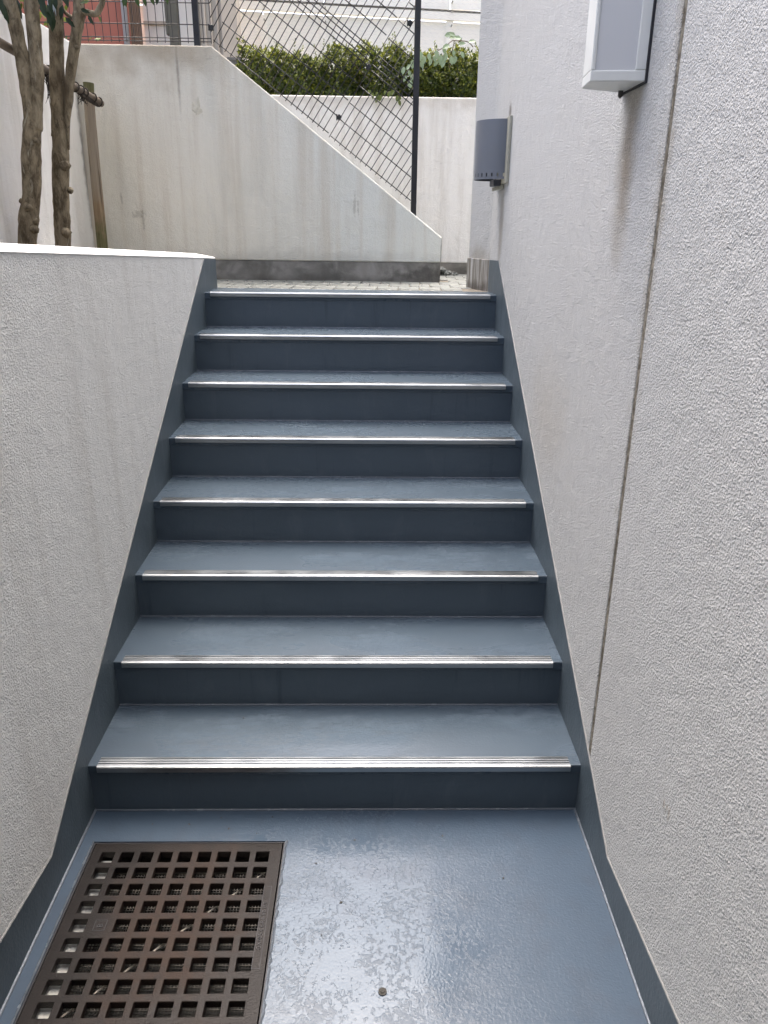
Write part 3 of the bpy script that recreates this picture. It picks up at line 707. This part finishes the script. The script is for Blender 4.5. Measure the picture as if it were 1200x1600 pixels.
# bright shrub beyond the boundary wall
sh = thing('garden_shrub', 'sunlit yellow-green shrub glimpsed between the trunks beyond the wall', 'shrub')
b = MB()
for k in range(900):
    p = Vector((-2.3, 3.85, 2.75)) + Vector((random.gauss(0, .26), random.gauss(0, .2), random.gauss(0, .28)))
    b.raw(*simple_leaf(p, rv(), rv(), .06, .028), random.choice((0, 0, 1)))
kind(b.build('foliage', [M['g1'], M['h2']], sh), 'stuff')
b = MB()
for k in range(6): b.tube([(-2.3, 3.85, 2.2), (-2.3 + random.gauss(0, .15), 3.85 + random.gauss(0, .1), 2.9)], [.014, .005], 6)
b.build('stem', M['twig'], sh)

# ------------------------------------------------------------------ the two trees in the planter
def limb(b, pts, rad, seg=14, jit=.035):
    p, r = smooth_path(pts, rad, 6)
    r = [v * (1 + .02 * sin(i * 1.7) + .03 * sin(i * .6 + 1)) for i, v in enumerate(r)]
    b.tube(p, r, seg, True, 0, jit)
def knot(b, p, d, r, L):
    p = Vector(p); d = Vector(d).normalized(); L *= .34; r *= .66; b.tube([p - d * r * 1.6, p - d * r * .3, p + d * L * .45, p + d * L * .85, p + d * L], [r * 2.3, r * 1.75, r * 1.15, r * .85, r * .35], 10, True, 0, .16)
def crown(b, c, R, n):
    for k in range(n):
        v = rv(); p = Vector(c) + Vector((v.x * R[0], v.y * R[1], v.z * R[2])) * (random.random() ** .4)
        cl = rv(.07)
        for q in range(6):
            d = rv() + Vector((0, 0, -.3)); L = random.uniform(.055, .085)
            b.raw(*simple_leaf(p + rv(.06), d, rv() + Vector((0, 0, 1)), L, L * .45), random.choice((0, 0, 1)))
def leaves(root, spots, y, mats):
    for x, z, dy, dxx, dzz, L in spots:
        b = MB(); b.raw(*leaf_verts(Vector((x, y + dy, z)), Vector((dxx, -.2, dzz)), Vector((0, -1, .4)) + rv(.5), L * .78, L * .34, .18, .15)); b.build('leaf', random.choice(mats), root, smooth=False)
t1 = thing('tree', 'forked tree trunk with a sawn stub low down, leftmost in the planter', 'tree', 'evergreen trees in the planter')
b = MB()
limb(b, [(-1.452, 1.85, 1.34), (-1.437, 1.85, 1.50), (-1.414, 1.85, 1.611), (-1.386, 1.85, 1.716), (-1.364, 1.85, 1.868), (-1.346, 1.85, 1.967), (-1.334, 1.85, 2.06)], [.044, .040, .041, .0385, .040, .038, .016])
limb(b, [(-1.346, 1.85, 1.96), (-1.344, 1.85, 2.06), (-1.346, 1.85, 2.181), (-1.350, 1.84, 2.296), (-1.361, 1.83, 2.43), (-1.40, 1.8, 2.8), (-1.42, 1.75, 3.3)], [.030, .029, .0285, .028, .027, .024, .015])
limb(b, [(-1.335, 1.85, 1.96), (-1.318, 1.855, 2.06), (-1.302, 1.86, 2.158), (-1.293, 1.865, 2.297), (-1.288, 1.87, 2.431), (-1.27, 1.9, 2.8), (-1.2, 1.95, 3.3)], [.030, .028, .0285, .0285, .027, .022, .014])
knot(b, (-1.425, 1.84, 1.675), (-1, -.35, .55), .016, .05); knot(b, (-1.38, 1.83, 1.60), (.7, -.6, .2), .015, .028); knot(b, (-1.40, 1.81, 1.655), (.05, -1, .1), .018, .03)
knot(b, (-1.395, 1.82, 1.565), (.1, -1, 0), .016, .024); knot(b, (-1.327, 1.82, 1.915), (.4, -1, 0), .013, .022); knot(b, (-1.38, 1.84, 1.91), (-1, -.2, .3), .008, .016)
b.build('trunk', M['bark'], t1, smooth=True)
leaves(t1, [(-1.385, 2.44, -.03, -.1, -1, .09), (-1.375, 2.41, -.05, .15, -1, .10), (-1.40, 2.47, .0, .25, -1, .12), (-1.36, 2.45, .06, .1, -1, .10), (-1.32, 2.45, .08, .05, -1, .11), (-1.305, 2.47, .05, -.15, -1, .12),
            (-1.25, 2.46, .02, .2, -1, .10), (-1.24, 2.42, -.02, .35, -.8, .085), (-1.23, 2.40, .03, .1, -1, .075), (-1.215, 2.39, .05, -.2, -1, .08), (-1.255, 2.44, .1, .4, -1, .10), (-1.20, 2.45, .0, -.1, -1, .09)], 1.85, (M['t1'], M['t1'], M['t2']))
b = MB(); crown(b, (-1.45, 1.7, 3.5), (.6, .8, .5), 190); kind(b.build('foliage', [M['t1'], M['t2']], t1), 'stuff')
t2 = thing('tree', 'forked tree trunk in the planter beside the wooden stake, with a bent side branch', 'tree', 'evergreen trees in the planter')
b = MB()
limb(b, [(-1.372, 2.05, 1.34), (-1.356, 2.05, 1.48), (-1.345, 2.05, 1.60), (-1.334, 2.05, 1.723), (-1.313, 2.05, 1.884), (-1.300, 2.05, 2.0), (-1.294, 2.05, 2.06)], [.042, .0375, .036, .037, .0365, .034, .014])
limb(b, [(-1.312, 2.05, 1.95), (-1.303, 2.05, 2.03), (-1.286, 2.05, 2.19), (-1.269, 2.05, 2.337), (-1.255, 2.05, 2.478), (-1.22, 2.0, 2.9), (-1.2, 1.95, 3.4)], [.031, .0315, .031, .031, .029, .025, .016])
limb(b, [(-1.275, 2.05, 1.90), (-1.262, 2.04, 2.01), (-1.243, 2.04, 2.10), (-1.225, 2.04, 2.191), (-1.182, 2.04, 2.338), (-1.158, 2.04, 2.42), (-1.152, 2.04, 2.49), (-1.12, 2.05, 2.9), (-1.0, 2.1, 3.3)], [.005, .0125, .018, .0215, .023, .026, .021, .018, .012])
limb(b, [(-1.160, 2.04, 2.432), (-1.13, 2.03, 2.432), (-1.098, 2.03, 2.426), (-1.078, 2.03, 2.428), (-1.060, 2.03, 2.452), (-1.045, 2.03, 2.485), (-.98, 2.0, 2.7), (-.85, 2.0, 2.95)], [.014, .0135, .0125, .0125, .012, .0115, .009, .006])
limb(b, [(-1.158, 2.05, 2.40), (-1.20, 2.06, 2.42), (-1.235, 2.07, 2.455), (-1.30, 2.1, 2.6)], [.012, .009, .007, .004], 8)
knot(b, (-1.355, 2.04, 1.755), (-1, -.2, .7), .008, .035); knot(b, (-1.36, 2.04, 1.54), (-1, -.3, .5), .010, .028); knot(b, (-1.325, 2.013, 1.55), (.2, -1, .1), .017, .024)
knot(b, (-1.295, 2.015, 1.835), (.15, -1, .1), .018, .02); knot(b, (-1.275, 2.02, 1.73), (.8, -.8, 0), .010, .018); knot(b, (-1.172, 2.02, 2.30), (.9, -.4, 0), .007, .014)
b.build('trunk', M['bark'], t2, smooth=True)
b = MB(); n = 8
for i in range(n):
    a0, a1 = -2.35 + i * .16, -2.35 + (i + 1) * .16; za = 2.41 + (.03 if i % 2 else 0); R = .0335
    b.quad([(-1.258 + R * cos(a0), 2.05 + R * sin(a0), 2.41 + random.uniform(0, .035)), (-1.258 + R * cos(a1), 2.05 + R * sin(a1), 2.41 + random.uniform(0, .035)), (-1.252 + R * cos(a1), 2.05 + R * sin(a1), 2.52), (-1.252 + R * cos(a0), 2.05 + R * sin(a0), 2.52)])
b.build('tape', M['peel'], t2)
leaves(t2, [(-1.125, 2.43, -.03, .6, -.25, .055), (-1.12, 2.445, -.05, .9, .2, .06), (-1.10, 2.41, -.02, .5, -.9, .055), (-1.205, 2.47, -.1, .1, -1, .08), (-1.19, 2.44, -.05, -.3, -1, .075), (-1.21, 2.41, .02, .6, -.6, .07), (-1.175, 2.49, -.08, .3, -1, .09),
            (-.92, 2.48, -.1, .1, -1, .075), (-.905, 2.47, -.12, -.3, -1, .07), (-.875, 2.475, -.1, .25, -1, .07), (-.85, 2.48, -.06, .1, -1, .06), (-.82, 2.475, -.08, .4, -1, .055), (-.79, 2.48, -.07, -.1, -1, .055), (-.76, 2.485, -.07, .3, -1, .06)], 2.0, (M['t1'], M['t2']))
b = MB(); crown(b, (-1.15, 2.1, 3.5), (.6, .8, .5), 190); kind(b.build('foliage', [M['t1'], M['t2']], t2), 'stuff')

# stake, crossbar and ties
b = MB(); p, r = smooth_path([(-1.394, 2.72, 1.36), (-1.392, 2.72, 1.468), (-1.381, 2.72, 2.058), (-1.370, 2.72, 2.268)], [.029, .029, .0275, .027], 8); b.tube(p, r, 16, True, 0, .012)
tag(b.build('tree_stake', M['stake'], smooth=False, bevel=0), 'upright weathered wooden stake with a mossy top in the wall corner', 'stake')
cb = thing('crossbar', 'thin weathered pole tied across the trunks to the stake', 'pole')
p, r = smooth_path([(-1.415, 1.50, 2.285), (-1.40, 1.90, 2.262), (-1.375, 2.25, 2.232), (-1.325, 2.58, 2.188), (-1.302, 2.685, 2.168)], [.0185, .018, .0175, .017, .0165], 7)
b = MB(); b.tube(p, r, 12, True, 0, .03); b.build('pole', M['bamboo'], cb, smooth=True)
def ring(c, d, R, r_, m='rope', name='tie'):
    c = Vector(c); d = Vector(d).normalized(); x = d.orthogonal().normalized(); y = d.cross(x)
    b = MB(); b.tube([c + (x * cos(2 * pi * i / 14) + y * sin(2 * pi * i / 14)) * R for i in range(15)], r_, 6, False); b.build(name, M[m], cb)
dv = (.10, .43, -.06)
for i, (x, y, z) in enumerate(((-1.345, 2.44, 2.208), (-1.338, 2.49, 2.201), (-1.333, 2.53, 2.195), (-1.319, 2.605, 2.184), (-1.308, 2.655, 2.172))): ring((x, y, z), dv, .0215, .0035)
for i in range(4): ring((-1.378 + .004 * i, 2.20 + .018 * i, 2.234), dv, .023, .0055)
b = MB()
for k in range(46):
    x, y, z = (-1.382, 2.2, 2.22) if k < 26 else (-1.335, 2.5, 2.185)
    x += random.gauss(0, .008); y += random.gauss(0, .02); l = random.uniform(.02, .17 if k < 26 else .05)
    b.tube([(x, y, z), (x + random.gauss(0, .006), y + random.gauss(0, .008), z - l * .5), (x + random.gauss(0, .012), y + random.gauss(0, .01), z - l)], [.0022, .0018, .0009], 4)
kind(b.build('rope_fibres', M['rope'], cb), 'stuff')
b = MB(); p, r = smooth_path([(-1.336, 2.50, 2.19), (-1.325, 2.60, 2.17), (-1.318, 2.66, 2.16)], [.013, .014, .010], 5); b.tube(p, r, 8, True, 0, .1); b.build('lashing', M['rope'], cb)

# ------------------------------------------------------------------ lamps on the right wall
lb = thing('box_lamp', 'silver framed box wall lamp with frosted panel high on the right wall', 'wall lamp')
A, B, C, D = (.700, .129), (.579, .140), (.587, .243), (.700, .296); Z0, Z1 = 1.905, 2.75
def lerp(p, q, t): return (p[0] + (q[0] - p[0]) * t, p[1] + (q[1] - p[1]) * t)
b = MB(); b.prism([A, B, C, D], Z0, Z0 + .022); b.build('bottom_plate', M['frame'], lb, bevel=.0025)
b = MB(); b.prism([A, B, C, D], Z1 - .022, Z1); b.build('top_plate', M['frame'], lb, bevel=.0025)
b = MB(); w = .20; P1 = lerp(A, B, w); b.prism([A, P1, (P1[0], P1[1] + .012), (A[0], A[1] + .012)], Z0 + .0222, Z1 - .0222); b.build('frame_rail', M['frame'], lb, bevel=.002)
b = MB(); P2 = lerp(A, B, .93); b.prism([P2, B, C, (C[0] + .012, C[1] + .006), (B[0] + .014, B[1] + .012), (P2[0] + .002, P2[1] + .010)], Z0 + .0222, Z1 - .0222); b.build('frame_rail', M['frame'], lb, bevel=.002)
b = MB(); b.prism([C, D, (D[0], D[1] - .010), (C[0] + .012, C[1] - .004)], Z0 + .0222, Z1 - .0222); b.build('side_panel', M['frame'], lb)
b = MB(); q0, q1 = (P1[0] + .002, P1[1] + .004), (P2[0] - .001, P2[1] + .004); b.prism([q0, lerp(q0, q1, .5), q1, (q1[0], q1[1] + .006), (q0[0], q0[1] + .006)], Z0 + .0222, Z1 - .0222); b.build('diffuser', M['glaze'], lb)
b = MB(); b.box(.6975, .7027, .124, .300, Z0 - .004, Z1); b.build('gasket', M['dark'], lb)
b = MB(); b.tube([(.686, .262, Z0 - .010), (.686, .262, Z0 + .002)], [.006, .006], 10); b.tube([(.683, .262, Z0 - .013), (.689, .262, Z0 - .007)], .005, 8); b.build('screw_knob', M['rubber'], lb)

lh = thing('hood_lamp', 'curved grey hood wall lamp with slotted lower rim near the top of the stairs', 'wall lamp')
b = MB(); yc, ry, rx = 2.065, .120, .128; nA, zt, zb_ = 60, 2.040, 1.797
zl = [zb_, 1.8075, 1.8225, 1.90, zt]
def hp(i, z, k=1.0): a = pi * i / nA; return (.697 - rx * k * sin(a), yc - ry * k * cos(a), z + 0.0)
for i in range(nA):
    for j in range(4):
        if j == 1 and i % 4 == 1: continue
        b.quad([hp(i, zl[j]), hp(i + 1, zl[j]), hp(i + 1, zl[j + 1]), hp(i, zl[j + 1])])
        b.quad([hp(i, zl[j], .975), hp(i, zl[j + 1], .975), hp(i + 1, zl[j + 1], .975), hp(i + 1, zl[j], .975)], 1)
    b.quad([hp(i, zb_), hp(i, zb_, .975), hp(i + 1, zb_, .975), hp(i + 1, zb_)]); b.quad([hp(i, zt), hp(i + 1, zt), hp(i + 1, zt, .975), hp(i, zt, .975)])
me = bpy.data.meshes.new('hood'); me.from_pydata(b.v, [], b.f); me.materials.append(M['hood']); me.materials.append(M['hoodin'])
me.polygons.foreach_set('material_index', b.mi); link('hood', me, lh)
b = MB(); b.box(.690, .7025, 1.890, 2.215, 1.778, 2.046); b.build('back_plate', M['plate'], lh, bevel=.002)
b = MB(); b.box(.655, .690, 2.02, 2.15, 1.772, 1.80); b.build('lamp_holder', M['hoodin'], lh, bevel=.004)
b = MB(); b.obox((.698, 2.00, 1.768), (.668, 2.14, 1.760), .004, .016); b.build('bracket', M['plate'], lh)

# ------------------------------------------------------------------ drain grate
gt = thing('drain_grate', 'square rusty iron drain grate with square holes set in the floor', 'grate')
gx0, gx1, gy0, gy1 = -.6555, -.1440, -.6560, -.1275
px, py, hs = .0522, .0536, .0350; hx0, hy0 = -.6290, -.1560
xs_ = sorted([gx0, gx1] + [hx0 + i * px for i in range(9)] + [hx0 + i * px + hs for i in range(9)])
ys_ = sorted([gy0, gy1] + [hy0 - j * py for j in range(9)] + [hy0 - j * py - hs for j in range(9)])
zt, zb2 = -.0025, -.022
b = MB()
def hole(i, j): return i % 2 == 1 and j % 2 == 1 and not ((i // 2) == 1 and (8 - j // 2) == 4)
for i in range(19):
    for j in range(19):
        x0, x1, y0, y1 = xs_[i], xs_[i + 1], ys_[j], ys_[j + 1]
        if hole(i, j):
            for p, q in (((x0, y0), (x1, y0)), ((x1, y0), (x1, y1)), ((x1, y1), (x0, y1)), ((x0, y1), (x0, y0))):
                b.quad([(*p, zt), (*q, zt), (*q, zb2), (*p, zb2)])
        else:
            b.quad([(x0, y0, zt), (x1, y0, zt), (x1, y1, zt), (x0, y1, zt)]); b.quad([(x0, y0, zb2), (x0, y1, zb2), (x1, y1, zb2), (x1, y0, zb2)])
for p, q in (((gx0, gy0), (gx1, gy0)), ((gx1, gy0), (gx1, gy1)), ((gx1, gy1), (gx0, gy1)), ((gx0, gy1), (gx0, gy0))): b.quad([(*p, zt), (*q, zt), (*q, zb2), (*p, zb2)])
b.build('grid', M['iron'], gt, bevel=.0012, bseg=1)
def text_mesh(txt, size, loc, rz, name, ext=.0008):
    cu = bpy.data.curves.new(name, 'FONT'); cu.body = txt; cu.size = size; cu.extrude = ext; cu.align_x = 'CENTER'; cu.align_y = 'CENTER'; cu.resolution_u = 2
    o = bpy.data.objects.new(name, cu); COL.objects.link(o)
    me = bpy.data.meshes.new_from_object(o.evaluated_get(bpy.context.evaluated_depsgraph_get())); bpy.data.objects.remove(o)
    me.materials.append(M['dark']) if name == 'lettering' else me.materials.append(M['dark'])
    o = link(name, me, gt); o.location = loc; o.rotation_euler = (0, 0, rz); return o
text_mesh('GX005-CGR4-V0 IST', .0155, (-.1655, -.3905, zt + .0004), pi / 2, 'lettering')
text_mesh('B', .021, (hx0 + px + hs / 2 + .001, hy0 - 4 * py - hs / 2 - .002, zt + .0004), pi / 2, 'emblem_letter')
def outline(x0, x1, y0, y1, w, name):
    b = MB(); z0, z1 = zt - .001, zt + .0007
    b.box(x0, x1, y0, y0 + w, z0, z1); b.box(x0, x1, y1 - w, y1, z0, z1); b.box(x0, x0 + w, y0 + w, y1 - w, z0, z1); b.box(x1 - w, x1, y0 + w, y1 - w, z0, z1); b.build(name, M['dark'], gt)
outline(-.1755, -.1555, -.508, -.273, .0016, 'text_border'); outline(hx0 + px + .003, hx0 + px + hs - .003, hy0 - 4 * py - hs + .002, hy0 - 4 * py - .002, .0014, 'emblem_border')
b = MB(); z0, z1 = -.04, -.0035
b.box(-.662, -.6582, -.662, -.121, z0, z1); b.box(-.1405, -.137, -.662, -.121, z0, z1); b.box(-.6582, -.1405, -.1247, -.121, z0, z1); b.box(-.6582, -.1405, -.662, -.6585, z0, z1)
b.build('frame', M['dark'], gt)
sc = thing('wire_screen', 'fine wire screen tray lying under the drain grate', 'screen')
b = MB(); zs = -.047
for i in range(56): x = -.588 + i * .0078; b.box(x, x + .0017, -.645, -.175, zs, zs + .0014)
for j in range(60): y = -.645 + j * .0078; b.box(-.590, -.152, y, y + .0017, zs + .0013, zs + .0028)
kind(b.build('mesh', M['steel'], sc), 'stuff')
b = MB(); b.obox((-.592, -.1865, zs + .006), (-.150, -.1865, zs + .006), .008, .008); b.build('frame_rod', M['ledge'], sc)
b = MB(); p, r = smooth_path([(-.595, -.609, -.036), (-.40, -.412, -.035), (-.168, -.178, -.036)], [.0027, .0026, .0022], 5); b.tube(p, r, 6)
tag(b.build('stick', M['stick'], smooth=True), 'thin pale stick lying diagonally under the drain grate', 'stick')

# irregular paint edge round the grate
b = MB()
def ragged(p, q, nrm, n):
    for i in range(n):
        t0, t1 = i / n, (i + 1) / n
        a = Vector(p).lerp(Vector(q), t0); c = Vector(p).lerp(Vector(q), t1); nn = Vector(nrm)
        w0 = RG[i]; w1 = RG[i + 1]
        b.quad([a + Vector((0, 0, .0008)), c + Vector((0, 0, .0008)), c + nn * w1 + Vector((0, 0, .0035)), a + nn * w0 + Vector((0, 0, .0035))]); b.quad([a + nn * w0 + Vector((0, 0, .0035)), c + nn * w1 + Vector((0, 0, .0035)), c + nn * (w1 + .003) + Vector((0, 0, .0002)), a + nn * (w0 + .003) + Vector((0, 0, .0002))])
RG = [random.uniform(.001, .0065) for _ in range(80)]; ragged((-.137, -.80, 0), (-.137, -.121, 0), (1, 0, 0), 70)
RG = [random.uniform(.001, .004) for _ in range(80)]; ragged((-.662, -.80, 0), (-.662, -.121, 0), (-1, 0, 0), 70)
b.build('paint_edge', M['cove'], bpy.data.objects['floor'])
b = MB(); b.tube([(.126, -.568, -.002), (.126, -.568, .0025)], .0095, 16); b.tube([(.126, -.568, .0025), (.126, -.568, .0042)], .005, 6); tag(b.build('floor_bolt', M['bolt']), 'small round rusty bolt head sunk in the glossy floor', 'bolt')
b = MB()
for x, y in ((-.42, -.055), (-.30, -.07), (-.52, -.06), (-.22, -.09), (-.05, -.2), (.02, -.33), (-.02, -.42), (.3, -.1), (-.33, -.03), (.35, .33), (-.3, .22), (-.18, -.03), (.05, -.12), (.45, -.25), (-.1, .5), (.68, -.16)):
    z = 0 if y < 0 else RH * (1 + int(y / TD)); s = random.uniform(.002, .0045); b.raw(*simple_leaf(Vector((x, y, z + .001)), Vector((random.gauss(0, 1), random.gauss(0, 1), .1)), Vector((0, 0, 1)), s * 2.4, s * 1.3))
kind(b.build('debris', M['debris']), 'stuff')
b = MB()
for k in range(120):
    x, y = .56 + random.gauss(0, .05), 3.60 + random.gauss(0, .03); z = ZL + max(0, .05 - abs(x - .55) * .5) * random.random(); s = random.uniform(.006, .014)
    b.tube([(x, y, z), (x + random.gauss(0, s), y + random.gauss(0, s), z + s)], [s, s * .6], 5)
kind(b.build('gravel', M['paver']), 'stuff')
